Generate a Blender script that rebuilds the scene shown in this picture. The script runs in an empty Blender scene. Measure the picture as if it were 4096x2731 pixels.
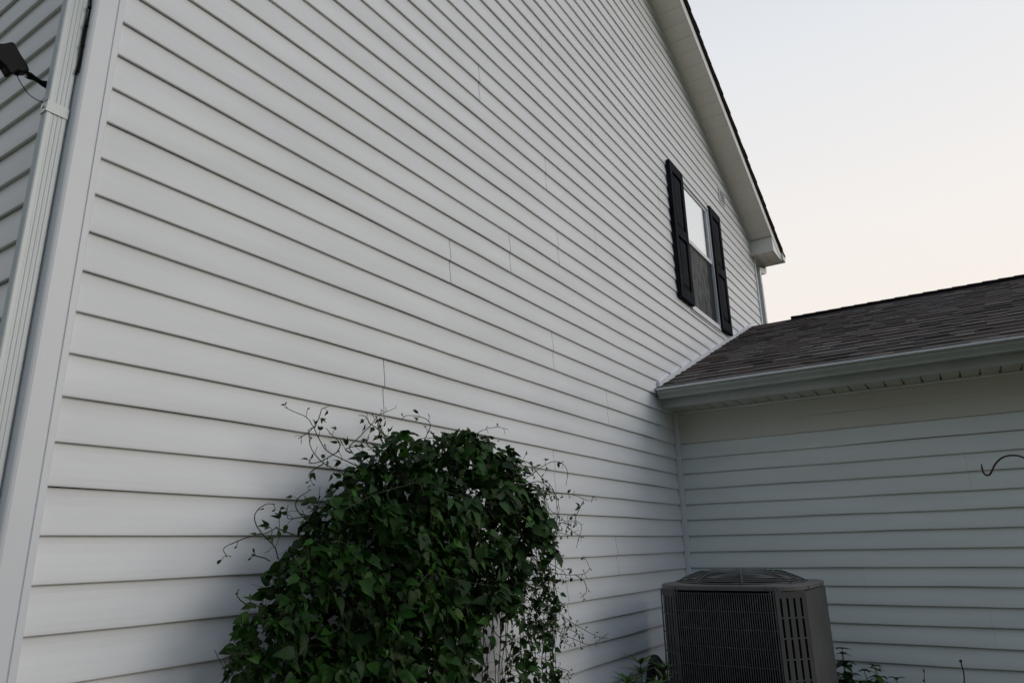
import bpy, math, random
from mathutils import Vector, Matrix, noise

R = math.radians
SC = bpy.context.scene
COL = SC.collection

# ------------------------------------------------------------------ units
E = 0.127            # one siding lap (5 in); the building is laid out in laps
NG = -10.6           # ground level, counted in laps
D = 16.72            # gable wall plane (distance from camera, laps)
X0, X1, X2 = 7.33, 46.27, 76.4    # left corner, wing wall, far corner
def W(x, y, n):
    return Vector((x*E, y*E, (n-NG)*E))

# ------------------------------------------------------------------ camera
yaw, pitch, roll = 0.57388, 0.284805, -0.0218743
f = Vector((math.cos(pitch)*math.cos(yaw), math.cos(pitch)*math.sin(yaw), math.sin(pitch)))
r = Vector((math.sin(yaw), -math.cos(yaw), 0)); u = r.cross(f)
r2 = math.cos(roll)*r + math.sin(roll)*u
u2 = -math.sin(roll)*r + math.cos(roll)*u
cd = bpy.data.cameras.new('camera'); cam = bpy.data.objects.new('camera', cd); COL.objects.link(cam)
m = Matrix.Identity(4)
for i in range(3):
    m[i][0] = r2[i]; m[i][1] = u2[i]; m[i][2] = -f[i]
m.translation = W(0, 0, -0.4445)
cam.matrix_world = m
cd.sensor_width = 36; cd.lens = 2801.75/4096*36
cd.clip_start = 0.05; cd.clip_end = 2000
SC.camera = cam

# ------------------------------------------------------------------ world and sun
SUN_AZ, SUN_EL = R(-67), R(21)      # azimuth from +X towards +Y
sd = Vector((math.cos(SUN_EL)*math.cos(SUN_AZ), math.cos(SUN_EL)*math.sin(SUN_AZ), math.sin(SUN_EL)))
world = bpy.data.worlds.new("World"); SC.world = world; world.use_nodes = True
nt = world.node_tree; nt.nodes.clear()
def N(tree, t, **k):
    n = tree.nodes.new(t)
    for a, b in k.items(): setattr(n, a, b)
    return n
out = N(nt, 'ShaderNodeOutputWorld'); bg = N(nt, 'ShaderNodeBackground')
sky = N(nt, 'ShaderNodeTexSky'); sky.sky_type = 'NISHITA'; sky.sun_disc = False
sky.sun_elevation = SUN_EL; sky.sun_rotation = math.pi/2 - SUN_AZ
sky.air_density = 1.4; sky.dust_density = 6; sky.ozone_density = 1.2
scl = N(nt, 'ShaderNodeVectorMath', operation='SCALE'); scl.inputs['Scale'].default_value = 0.09
nt.links.new(sky.outputs[0], scl.inputs[0])
geo = N(nt, 'ShaderNodeNewGeometry'); neg = N(nt, 'ShaderNodeVectorMath', operation='SCALE'); neg.inputs['Scale'].default_value = -1
tc = N(nt, 'ShaderNodeTexCoord')
sep = N(nt, 'ShaderNodeSeparateXYZ'); nt.links.new(tc.outputs['Generated'], sep.inputs[0])
ramp = N(nt, 'ShaderNodeValToRGB'); nt.links.new(sep.outputs['Z'], ramp.inputs[0])
cr = ramp.color_ramp
cr.elements[0].position = 0.0; cr.elements[0].color = (0.93, 0.78, 0.68, 1)
cr.elements[1].position = 1.0; cr.elements[1].color = (0.50, 0.60, 0.75, 1)
for p, c in ((0.18, (0.98, 0.885, 0.805)), (0.38, (0.95, 0.90, 0.86)), (0.58, (0.83, 0.845, 0.87))):
    e = cr.elements.new(p); e.color = (*c, 1)
# hazy glow towards one azimuth, sky dulled opposite; both shaped to set wall brightness
az = N(nt, 'ShaderNodeVectorMath', operation='DOT_PRODUCT'); nt.links.new(tc.outputs['Generated'], az.inputs[0])
az.inputs[1].default_value = (math.cos(R(30)), math.sin(R(30)), 0.0)
mr = N(nt, 'ShaderNodeMapRange', interpolation_type='SMOOTHSTEP'); nt.links.new(az.outputs['Value'], mr.inputs['Value'])
mr.inputs['From Min'].default_value = -1.0; mr.inputs['From Max'].default_value = 0.30
mr.inputs['To Min'].default_value = 0.0; mr.inputs['To Max'].default_value = 1.0
dr = N(nt, 'ShaderNodeValToRGB'); nt.links.new(sep.outputs['Z'], dr.inputs[0])
dr.color_ramp.elements[0].position = 0.0; dr.color_ramp.elements[0].color = (0.035, 0.05, 0.04, 1)
dr.color_ramp.elements[1].position = 1.0; dr.color_ramp.elements[1].color = (0.66, 0.78, 0.95, 1)
for p, c in ((0.2, (0.09, 0.11, 0.11)), (0.45, (0.44, 0.53, 0.63))):
    e = dr.color_ramp.elements.new(p); e.color = (*c, 1)
mx = N(nt, 'ShaderNodeMix', data_type='RGBA'); nt.links.new(mr.outputs[0], mx.inputs[0])
nt.links.new(dr.outputs[0], mx.inputs[6]); nt.links.new(ramp.outputs[0], mx.inputs[7])
mx2 = N(nt, 'ShaderNodeMix', data_type='RGBA'); mx2.inputs[0].default_value = 0.9
nt.links.new(scl.outputs[0], mx2.inputs[6]); nt.links.new(mx.outputs[2], mx2.inputs[7])
dm = N(nt, 'ShaderNodeVectorMath', operation='DOT_PRODUCT'); nt.links.new(tc.outputs['Generated'], dm.inputs[0])
dm.inputs[1].default_value = (0.97, -0.2, 0.0)  # extra dimming of the unseen sky, added to darken walls facing it
m2 = N(nt, 'ShaderNodeMapRange'); nt.links.new(dm.outputs['Value'], m2.inputs['Value'])
m2.inputs['From Min'].default_value = -0.9; m2.inputs['From Max'].default_value = 0.0
m2.inputs['To Min'].default_value = 0.55; m2.inputs['To Max'].default_value = 1.0
sc2 = N(nt, 'ShaderNodeVectorMath', operation='SCALE'); nt.links.new(mx2.outputs[2], sc2.inputs[0]); nt.links.new(m2.outputs[0], sc2.inputs['Scale'])
nt.links.new(sc2.outputs[0], bg.inputs[0]); bg.inputs[1].default_value = 1.05
nt.links.new(bg.outputs[0], out.inputs[0])
sl = bpy.data.lights.new('sun', 'SUN'); sl.energy = 0.58; sl.angle = R(28); sl.color = (1.0, 0.945, 0.90)
so = bpy.data.objects.new('sun', sl); COL.objects.link(so)
so.rotation_euler = (-sd).to_track_quat('-Z', 'Y').to_euler(); so.location = (0, -20, 20)
SC.view_settings.view_transform = 'Standard'; SC.view_settings.look = 'None'
SC.view_settings.exposure = 0.0; SC.view_settings.gamma = 1
SC.cycles.max_bounces = 8

# ------------------------------------------------------------------ materials
def mat(name, col, rough=0.5, spec=0.4, metal=0.0, var=0.0, vscale=4.0, bump=0.0, bscale=80.0,
        col2=None, stretch=(1, 1, 1), sub=0.0, trans=0.0, attr=None, bdist=0.002):
    M = bpy.data.materials.new(name); M.use_nodes = True
    t = M.node_tree; b = t.nodes['Principled BSDF']
    b.inputs['Roughness'].default_value = rough
    b.inputs['Specular IOR Level'].default_value = spec
    b.inputs['Metallic'].default_value = metal
    b.inputs['Base Color'].default_value = (*col, 1)
    tc = N(t, 'ShaderNodeTexCoord'); mp = N(t, 'ShaderNodeMapping'); mp.inputs['Scale'].default_value = stretch
    t.links.new(tc.outputs['Object'], mp.inputs[0])
    last = None
    if var > 0:
        no = N(t, 'ShaderNodeTexNoise'); no.inputs['Scale'].default_value = vscale; no.inputs['Detail'].default_value = 6
        t.links.new(mp.outputs[0], no.inputs['Vector'])
        rr = N(t, 'ShaderNodeMapRange'); rr.inputs['From Min'].default_value = 0.3; rr.inputs['From Max'].default_value = 0.7
        t.links.new(no.outputs['Fac'], rr.inputs['Value'])
        mi = N(t, 'ShaderNodeMix', data_type='RGBA')
        mi.inputs[6].default_value = (*[c*(1-var) for c in col], 1)
        mi.inputs[7].default_value = (*(col2 or [min(1, c*(1+var)) for c in col]), 1)
        t.links.new(rr.outputs[0], mi.inputs[0]); last = mi.outputs[2]
    if attr:
        at = N(t, 'ShaderNodeAttribute'); at.attribute_name = attr
        mu = N(t, 'ShaderNodeMix', data_type='RGBA', blend_type='MULTIPLY'); mu.inputs[0].default_value = 1
        if last: t.links.new(last, mu.inputs[6])
        else: mu.inputs[6].default_value = (*col, 1)
        t.links.new(at.outputs['Color'], mu.inputs[7]); last = mu.outputs[2]
    if last: t.links.new(last, b.inputs['Base Color'])
    if bump > 0:
        n2 = N(t, 'ShaderNodeTexNoise'); n2.inputs['Scale'].default_value = bscale; n2.inputs['Detail'].default_value = 4
        t.links.new(mp.outputs[0], n2.inputs['Vector'])
        bp = N(t, 'ShaderNodeBump'); bp.inputs['Strength'].default_value = bump; bp.inputs['Distance'].default_value = bdist
        t.links.new(n2.outputs['Fac'], bp.inputs['Height']); t.links.new(bp.outputs[0], b.inputs['Normal'])
    if trans > 0:
        ts = N(t, 'ShaderNodeBsdfTranslucent')
        if last: t.links.new(last, ts.inputs[0])
        else: ts.inputs[0].default_value = (*col, 1)
        ms = N(t, 'ShaderNodeMixShader'); ms.inputs[0].default_value = trans
        t.links.new(b.outputs[0], ms.inputs[1]); t.links.new(ts.outputs[0], ms.inputs[2])
        t.links.new(ms.outputs[0], t.nodes['Material Output'].inputs[0])
    return M

M = dict(
    siding=mat('white_vinyl', (0.72, 0.745, 0.78), 0.45, 0.3, var=0.06, vscale=1.3, bump=0.12, bscale=45, stretch=(1, 1, 6)),
    frieze=mat('warm_vinyl', (0.60, 0.60, 0.545), 0.5, 0.3, var=0.05, vscale=1.1),  # warmer, slightly darker vinyl colour for the wing's top courses
    siding_wing=mat('wing_vinyl', (0.70, 0.745, 0.75), 0.42, 0.4, var=0.05, vscale=1.1, bump=0.12, bscale=45, stretch=(1, 1, 6)),
    trim=mat('white_trim', (0.69, 0.72, 0.77), 0.38, 0.4, var=0.03, vscale=3, bump=0.05, bscale=30),
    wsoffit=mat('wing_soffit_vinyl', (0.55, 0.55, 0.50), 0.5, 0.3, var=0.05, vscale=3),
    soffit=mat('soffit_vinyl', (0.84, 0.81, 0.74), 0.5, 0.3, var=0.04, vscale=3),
    gutterpaint=mat('shaded_gutter_paint', (0.40, 0.435, 0.425), 0.35, 0.4, var=0.12, vscale=3.5, bump=0.08, bscale=12, bdist=0.004),  # wing eave paint darkened to stand in for dark reflections
    alu=mat('painted_aluminium', (0.57, 0.62, 0.64), 0.3, 0.5, var=0.05, vscale=2.5, bump=0.08, bscale=12, bdist=0.004),
    fascia=mat('fascia_metal', (0.80, 0.81, 0.80), 0.38, 0.4, var=0.03),
    gap=mat('dark_gap', (0.02, 0.02, 0.02), 0.9, 0.1),
    shingle=mat('asphalt_shingle', (0.125, 0.112, 0.106), 0.95, 0.03, var=0.2, vscale=160, bump=0.3, bscale=420, attr='tint', bdist=0.003),
    shutter=mat('black_shutter', (0.006, 0.009, 0.015), 0.7, 0.03, var=0.4, vscale=9, bump=0.5, bscale=26, stretch=(3, 3, 0.35), col2=(0.022, 0.027, 0.036), bdist=0.004),
    screen=mat('window_screen', (0.055, 0.066, 0.074), 0.5, 0.04, var=0.45, vscale=14, col2=(0.115, 0.125, 0.13), bump=0.2, bscale=8, stretch=(1, 1, .5)),
    jamb_dark=mat('painted_jamb_shade', (0.022, 0.030, 0.034), 0.5, 0.04, var=0.2, vscale=5),  # shade of the right jamb, put into the colour
    blind=mat('window_blind', (0.85, 0.86, 0.85), 0.7, 0.2, var=0.03),
    black=mat('black_plastic', (0.005, 0.005, 0.006), 0.45, 0.10, var=0.2, vscale=10),
    metal=mat('bright_screw', (0.5, 0.5, 0.48), 0.25, 0.5, metal=1.0),
    darkscrew=mat('dark_screw', (0.06, 0.055, 0.05), 0.5, 0.4, metal=0.5),
    foam=mat('pipe_foam', (0.02, 0.021, 0.026), 0.9, 0.2, var=0.3, vscale=30, bump=0.4, bscale=60),
    rust=mat('rusty_iron', (0.028, 0.02, 0.017), 0.6, 0.4, var=0.5, vscale=25, bump=0.4, bscale=90, col2=(0.06, 0.03, 0.022)),
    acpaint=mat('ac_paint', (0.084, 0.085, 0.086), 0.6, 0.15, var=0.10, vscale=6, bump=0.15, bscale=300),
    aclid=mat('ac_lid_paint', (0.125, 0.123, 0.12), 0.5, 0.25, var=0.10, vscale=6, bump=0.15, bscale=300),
    acwire=mat('ac_wire', (0.11, 0.115, 0.115), 0.6, 0.2, var=0.2, vscale=20),
    coil=mat('ac_coil', (0.005, 0.005, 0.005), 0.8, 0.05, var=0.3, vscale=50),
    leaf=mat('clematis_leaf', (0.006, 0.024, 0.0035), 0.48, 0.16, var=0.3, vscale=7, col2=(0.018, 0.066, 0.009), bump=0.25, bscale=60, attr='tint', trans=0.08),
    stem=mat('green_stem', (0.03, 0.05, 0.018), 0.6, 0.2, var=0.4, vscale=12, col2=(0.06, 0.07, 0.03)),
    twig=mat('dry_twig', (0.07, 0.05, 0.035), 0.8, 0.2, var=0.3, vscale=12),
    weed=mat('weed_leaf', (0.022, 0.06, 0.015), 0.5, 0.25, var=0.3, vscale=9, col2=(0.035, 0.085, 0.022), attr='tint', trans=0.2),
    grass=mat('lawn', (0.18, 0.18, 0.11), 0.9, 0.1, var=0.5, vscale=3, col2=(0.25, 0.24, 0.15), bump=1.0, bscale=40, bdist=0.03),
    mulch=mat('mulch', (0.035, 0.024, 0.018), 0.95, 0.1, var=0.5, vscale=30, bump=1.0, bscale=60, bdist=0.03),
    pad=mat('concrete_pad', (0.28, 0.27, 0.25), 0.9, 0.2, var=0.2, vscale=14, bump=0.4, bscale=70),
)
g = bpy.data.materials.new('window_glass'); g.use_nodes = True; t = g.node_tree; t.nodes.clear()
o_ = N(t, 'ShaderNodeOutputMaterial'); tr = N(t, 'ShaderNodeBsdfTransparent'); gl = N(t, 'ShaderNodeBsdfGlossy')
gl.inputs['Roughness'].default_value = 0.02; tr.inputs[0].default_value = (0.9, 0.93, 0.92, 1)
fr = N(t, 'ShaderNodeFresnel'); fr.inputs['IOR'].default_value = 2.6
ms = N(t, 'ShaderNodeMixShader')
t.links.new(fr.outputs[0], ms.inputs[0]); t.links.new(tr.outputs[0], ms.inputs[1]); t.links.new(gl.outputs[0], ms.inputs[2])
t.links.new(ms.outputs[0], o_.inputs[0]); M['glass'] = g
g2 = g.copy(); g2.name = 'coated_glass'; M['coated'] = g2
for n_ in g2.node_tree.nodes:
    if n_.type == 'MIX_SHADER':
        g2.node_tree.links.remove(n_.inputs[0].links[0]); n_.inputs[0].default_value = 0.72
    if n_.type == 'BSDF_GLOSSY': n_.inputs[0].default_value = (0.93, 0.97, 1.0, 1); n_.inputs['Roughness'].default_value = 0.12

# ------------------------------------------------------------------ mesh helpers (laps space)
class MB:
    def __init__(s): s.v = []; s.f = []; s.c = []
    def quad(s, a, b, c, d, col=None):
        i = len(s.v); s.v += [a, b, c, d]; s.f.append((i, i+1, i+2, i+3)); s.c.append(col)
    def poly(s, pts, col=None):
        i = len(s.v); s.v += list(pts); s.f.append(tuple(range(i, i+len(pts)))); s.c.append(col)
    def box(s, x0, x1, y0, y1, n0, n1, col=None):
        p = [(x, y, n) for n in (n0, n1) for y in (y0, y1) for x in (x0, x1)]
        i = len(s.v); s.v += p
        for q in ((0, 2, 3, 1), (4, 5, 7, 6), (0, 1, 5, 4), (2, 6, 7, 3), (0, 4, 6, 2), (1, 3, 7, 5)):
            s.f.append(tuple(i+k for k in q)); s.c.append(col)
    def prism(s, pts, a, b, col=None):
        """pts: closed polygon of points; a,b: two offset vectors (extrusion ends)"""
        n = len(pts); i = len(s.v)
        s.v += [tuple(p[k]+a[k] for k in range(3)) for p in pts]
        s.v += [tuple(p[k]+b[k] for k in range(3)) for p in pts]
        s.f.append(tuple(i+k for k in range(n))[::-1]); s.c.append(col)
        s.f.append(tuple(i+n+k for k in range(n))); s.c.append(col)
        for k in range(n):
            l = (k+1) % n
            s.f.append((i+k, i+l, i+n+l, i+n+k)); s.c.append(col)
    def tube(s, pts, rad, seg=6, caps=True, col=None):
        pts = [Vector(p) for p in pts]; n = len(pts)
        rads = rad if isinstance(rad, (list, tuple)) else [rad]*n
        i0 = len(s.v); nrm = None
        for k, p in enumerate(pts):
            d = (pts[min(k+1, n-1)] - pts[max(k-1, 0)])
            if d.length < 1e-9: d = Vector((0, 0, 1))
            d.normalize()
            if nrm is None:
                nrm = d.orthogonal().normalized()
            else:
                nrm = (nrm - d*nrm.dot(d))
                if nrm.length < 1e-6: nrm = d.orthogonal()
                nrm.normalize()
            b = d.cross(nrm)
            for j in range(seg):
                a = 2*math.pi*j/seg
                s.v.append(tuple(p + (nrm*math.cos(a) + b*math.sin(a))*rads[k]))
        for k in range(n-1):
            for j in range(seg):
                l = (j+1) % seg
                s.f.append((i0+k*seg+j, i0+k*seg+l, i0+(k+1)*seg+l, i0+(k+1)*seg+j)); s.c.append(col)
        if caps:
            s.f.append(tuple(i0+j for j in range(seg))[::-1]); s.c.append(col)
            s.f.append(tuple(i0+(n-1)*seg+j for j in range(seg))); s.c.append(col)
    def build(s, name, mt, parent=None, smooth=False, bevel=0.0, bseg=2, auto=None):
        me = bpy.data.meshes.new(name)
        off = parent_loc(parent)
        me.from_pydata([tuple(W(*p) - off) for p in s.v], [], s.f)
        me.materials.append(mt); me.update()
        import bmesh
        bm = bmesh.new(); bm.from_mesh(me)
        bmesh.ops.remove_doubles(bm, verts=bm.verts, dist=1e-5) if bevel else None
        bmesh.ops.recalc_face_normals(bm, faces=bm.faces)
        bm.to_mesh(me); bm.free()
        if any(c is not None for c in s.c) and not bevel:
            a = me.color_attributes.new('tint', 'FLOAT_COLOR', 'CORNER')
            for p in me.polygons:
                c = s.c[p.index] or (1, 1, 1)
                for li in p.loop_indices: a.data[li].color = (*c, 1)
        if smooth:
            for p in me.polygons: p.use_smooth = True
        o = bpy.data.objects.new(name, me); COL.objects.link(o)
        if parent: o.parent = parent
        if bevel:
            md = o.modifiers.new('bevel', 'BEVEL'); md.width = bevel; md.segments = bseg; md.limit_method = 'ANGLE'; md.angle_limit = R(40)
        return o
def parent_loc(p):
    v = Vector((0, 0, 0))
    while p is not None:
        v += p.location; p = p.parent
    return v
def thing(name, label, cat, loc, group=None):
    o = bpy.data.objects.new(name, None); COL.objects.link(o); o.location = W(*loc); o.empty_display_size = 0.1
    o['label'] = label; o['category'] = cat
    if group: o['group'] = group
    return o
def lab(o, l): o['label'] = l; return o
def smooth_path(pts, k=5):
    pts = [Vector(p) for p in pts]; o = []
    P_ = [pts[0]*2-pts[1]] + pts + [pts[-1]*2-pts[-2]]
    for i in range(1, len(P_)-2):
        a, b, c, d = P_[i-1:i+3]
        for j in range(k):
            t = j/k
            o.append(0.5*((2*b)+(-a+c)*t+(2*a-5*b+4*c-d)*t*t+(-a+3*b-3*c+d)*t**3))
    o.append(pts[-1]); return o

# ------------------------------------------------------------------ ground
def sheet(name, x0, x1, y0, y1, n, mt, nx=1):
    b = MB(); b.quad((x0, y0, n), (x1, y0, n), (x1, y1, n), (x0, y1, n)); o = b.build(name, mt); o['kind'] = 'structure'; return o
sheet('ground', -4000, 4000, -4000, 4000, NG, M['grass'])
rng = random.Random(3)
b = MB()
pts = [(8, D+.3)]
for i in range(20): pts.append((8+i*2.0, D-6.5+1.2*math.sin(i*.7)+rng.uniform(-.2, .2)))
pts += [(39.5, 2), (39, -6), (39.6, -24), (X1+.3, -24), (X1+.3, D+.3)]
b.poly([(x, y, NG+0.05) for x, y in pts]); o = b.build('mulch_bed', M['mulch']); o['kind'] = 'structure'

# ------------------------------------------------------------------ siding
PROF = [(0.0, 0.108), (0.018, 0.120), (0.08, 0.120), (0.22, 0.110), (0.42, 0.088), (0.62, 0.060), (0.82, 0.038), (1.0, 0.028)]
def out_at(t):
    for i in range(len(PROF)-1):
        a, b_ = PROF[i], PROF[i+1]
        if a[0] <= t <= b_[0]:
            return a[1] + (b_[1]-a[1])*(t-a[0])/(b_[0]-a[0])
    return PROF[-1][1]
EXTRA = 0.004; GAPW = 0.042
def lap(b, fr, row, ta, tb, s0, s1, extra=0.0, caps=(False, False), rnd=None):
    """one clapboard between fractions ta..tb of the row; s0,s1 are functions of n"""
    ts = sorted({ta, tb} | {p[0] for p in PROF if ta < p[0] < tb})
    wob = 0.0 if rnd is None else rnd.uniform(-.006, .006)
    line = [(t, out_at(t)+extra) for t in ts]
    if ta == 0: line = [(0.012, 0.0)] + line     # the underside of the butt
    la = s0(row+.0); lb_ = s1(row+.0)
    nseg = max(1, min(40, int(max(abs(s1(row+ta)-s0(row+ta)), abs(s1(row+tb)-s0(row+tb)))/2.2)))
    cols = []
    for k in range(nseg+1):
        w_ = k/nseg; col_ = []
        for t, o_ in line:
            a, c = s0(row+t), s1(row+t); s_ = a+(c-a)*w_
            q = noise.noise(Vector((s_*.23, row*3.7, 1.3)))
            q2 = noise.noise(Vector((s_*.6, row*5.1, 7.7)))
            dn = (q*.030+q2*.010)*max(0, 1-t*2.5)
            do = (q2*.010+q*.012)*math.sin(math.pi*min(1, max(0, t)*.9+.1))
            col_.append(fr(s_, o_+do, row+t+wob*(t < .2)+dn))
        cols.append(col_)
    for k in range(nseg):
        L, Rr = cols[k], cols[k+1]
        for i in range(len(line)-1):
            b.quad(L[i], Rr[i], Rr[i+1], L[i+1])
    for flag, S_, s_ in ((caps[0], cols[0], s0), (caps[1], cols[-1], s1)):
        if flag:
            back = [fr(s_(row+t), max(-0.02, o_-.05), row+t) for t, o_ in line]
            for i in range(len(line)-1): b.quad(S_[i], S_[i+1], back[i+1], back[i])
def siding(b, fr, n0, n1, left, right, seams, holes=(), seed=1, gapmb=None):
    """left/right: functions n->s ; seams: {panel_row: [s...]} ; holes: (s0,s1,na,nb)"""
    rnd = random.Random(seed)
    row = math.floor(n0)
    while row < n1:
        ta = max(0, n0-row); tb = min(1, n1-row)
        pr = row - (row % 2)
        ss = sorted(seams.get(pr, []))
        bands = [(ta, tb, [])]
        for (h0, h1, na, nb) in holes:
            nb_ = []
            for (a, c, hs) in bands:
                cuts = [q-row for q in (na, nb) if a < q-row < c]
                e = [a]+cuts+[c]
                for i in range(len(e)-1):
                    mid = row+(e[i]+e[i+1])/2
                    nb_.append((e[i], e[i+1], hs+([(h0, h1)] if na < mid < nb else [])))
            bands = nb_
        for (a, c, hs) in bands:
            mn = row+a; mxx = row+c
            # intervals
            ends = []
            cur = ('f', left)
            segs = []
            marks = [('h', h0, h1) for h0, h1 in hs] + [('s', s, s) for s in ss if min(left(mn), left(mxx)) < s < max(right(mn), right(mxx))]
            marks.sort(key=lambda q: q[1])
            lf = left; idx = 0; lastseam = False
            for mk in marks:
                if mk[0] == 's' and any(h0 < mk[1] < h1 for h0, h1 in hs): continue
                k = mk[1]
                segs.append((lf, (lambda n, k=k, rf=right: min(k, rf(n))), lastseam, mk[0] == 's'))
                k2 = mk[2]
                if mk[0] == 's':
                    k2 = k2 + GAPW
                    if gapmb is not None: pass
                lf = (lambda n, k2=k2, rf=right: min(k2, rf(n)))
                lastseam = mk[0] == 's'
            segs.append((lf, right, lastseam, False))
            for q, (l_, r_, c0, c1) in enumerate(segs):
                if r_(mn) - l_(mn) < 1e-3 and r_(mxx) - l_(mxx) < 1e-3: continue
                def rr(n, l_=l_, r_=r_): return max(l_(n), r_(n))
                # of two panels meeting at a seam the left one laps over the right one
                ex = EXTRA if q % 2 == 0 else 0.0
                lap(b, fr, row, a, c, l_, rr, extra=ex, caps=(c0, c1), rnd=rnd)
        row += 1
    # dark building paper behind the laps
frA = lambda s, o_, n: (s, D+.12-o_, n)
frB = lambda s, o_, n: (X1+.15-o_*1.25, s, n)
XC = 6.735
frC = lambda s, o_, n: (XC-o_, s, n)
RS = -0.4928
def rake(x):            # underside of the rake along the gable wall
    xr = 41.5
    if x < xr: x = 2*xr - x
    return 38.963 + RS*(x-60.978)
PEAK = rake(41.5)
def rake_r(n):          # x on the right slope for a height
    return 60.978 + (n-38.963)/RS if n > 31.3 else 76.2
def rake_l(n):
    return 83 - rake_r(n) if n > 31.3 else 6.9
HOUSE = thing('house', 'white vinyl-sided house with tall gable end and low shingled wing', 'house', (X1, D, NG))

seA = {20: [23.5, 66.2], 26: [29.7], 18: [29.65, 60.9+40], 24: [35.75, 47.1], 28: [41.75], 30: [46.05], 32: [36.72, 58.5], 34: [40.4], 36: [44.3], 10: [21.3],
       12: [25.9], 14: [30.7], 16: [35.4, 50.2+50], 8: [29.7], 4: [17.6], 6: [35.7], -2: [35.8], 2: [29.4], -4: [30.2], 22: [72.3, 40.9+60], 0: [24.4], 38: [33.1], 40: [40.2]}
WX0, WX1, WN0, WN1 = 52.35, 59.72, 17.42, 29.32
ROOF = lambda x: 9.72 + 0.4055*(x-44.1)
b = MB()
siding(b, frA, NG, 9.0, lambda n: X0-.05, lambda n: X1-.235 if n < 8 else X1+.05, seA, seed=2)
siding(b, frA, 9.0, PEAK-.05, lambda n: max(X0-.05, rake_l(n)+.02), lambda n: max(rake_l(n)+.02, min(X2-.2, rake_r(n)-.02)), seA,
       holes=[(WX0+.1, WX1-.1, WN0+.1, WN1-.1)], seed=5)
gable = b.build('gable_wall', M['siding'], HOUSE)
b = MB()
b.box(XC+.02, 7.6, D+.185, D+.3, NG, PEAK-21)    # sheathing behind the seams
b.poly([(X0, D+.18, NG), (X1+.2, D+.18, NG), (X1+.2, D+.18, 9.0), (X2-.1, D+.18, 9.0), (X2-.1, D+.18, 31.3), (WX1, D+.18, WN1), (WX1, D+.18, WN0), (WX0, D+.18, WN0), (WX0, D+.18, WN1),
        (WX1, D+.18, WN1+.001), (X2-.1, D+.18, 31.35), (41.5, D+.18, PEAK), (X0, D+.18, 31.3)])
b.build('sheathing', M['gap'], HOUSE)
b = MB(); siding(b, frC, NG, 31.0, lambda n: D+.62, lambda n: D+60, {0: [D+9], 4: [D+5.2], 8: [D+11], 12: [D+7.5], 16: [D+4]}, seed=9)
b.build('side_wall', M['siding'], HOUSE)
b = MB(); EXTRA = 0.002; GAPW = 0.006
sB = {4: [6.2], -4: [6.3], 2: [0.3], -6: [0.6], 6: [11.0, -7], -2: [-8], 0: [13.2], -8: [9.5]}
siding(b, frB, NG, 6.0, lambda n: -9.3, lambda n: D-.02, sB, seed=11)
b.build('wing_wall', M['siding_wing'], HOUSE); b = MB()
# under the eave the top courses are flat trimmed laps
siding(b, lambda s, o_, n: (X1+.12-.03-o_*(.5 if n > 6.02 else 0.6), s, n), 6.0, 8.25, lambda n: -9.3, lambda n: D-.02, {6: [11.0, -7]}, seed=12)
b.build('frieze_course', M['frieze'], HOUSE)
b = MB()
b.box(X1+.18, X1+.4, -9.3, D, NG, 8.3)
b.box(XC+.02, XC+.2, D+.3, D+60, NG, 31)
b.box(X2-.25, X2-.05, D+.3, D+60, NG, 31)
b.box(XC, X2-.05, D+59.8, D+60, NG, 31)
b.box(X1+.1, 99, -9.4, -9.2, NG, 8.2); b.prism([(X1+.1, 0, 8.2), (99, 0, 8.2), (71.5, 0, ROOF(71.5)-.3)], (0, -9.4, 0), (0, -9.2, 0))
b.box(98.8, 99, -9.2, D, NG, 8.2)
b.build('sheathing', M['gap'], HOUSE)

# corner posts
b = MB()
# outside corner post: gable face with a groove, rounded nose, return on the side wall
yf = D-.10
prof = [(X0, D+.1), (X0, yf+.03), (X0-.03, yf), (7.17, yf), (7.155, yf+.035), (7.12, yf+.035), (7.10, yf-.005), (6.69, yf-.01), (6.64, yf+.008), (6.605, yf+.035), (6.585, yf+.08), (6.58, yf+.14),
        (6.58, yf+.60), (6.60, yf+.62), (6.60, yf+.66), (6.58, yf+.68), (6.58, yf+.80), (6.72, yf+.82)]
for i in range(len(prof)-1):
    (xa, ya), (xb, yb) = prof[i], prof[i+1]
    b.quad((xa, ya, NG+.2), (xb, yb, NG+.2), (xb, yb, 30.2), (xa, ya, 30.2))
o = b.build('corner_post', M['trim'], HOUSE, smooth=False)
b = MB()
b.box(X2-.28, X2+.04, D-.10, D+.1, 8.0, 30.1); b.box(X2-.02, X2+.045, D-.105, D+.5, 8.0, 30.1)
b.box(X2-.33, X2-.30, D-.06, D+.1, 8.0, 30.1)
b.build('corner_post', M['trim'], HOUSE, bevel=0.002)
# inside corner where the wing meets the gable wall
b = MB()
b.box(X1-.19, X1+.1, D-.28, D+.1, NG+.2, 8.15)
o = b.build('corner_post', M['trim'], HOUSE, bevel=0.003)
b = MB(); b.box(X1-2.3, X1-.19, D-.09, D+.08, 8.02, 8.30); b.box(X1-2.42, X1-2.30, D-.09, D+.08, 8.02, 9.3)
b.build('trim_channel', M['trim'], HOUSE, bevel=0.002)

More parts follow.
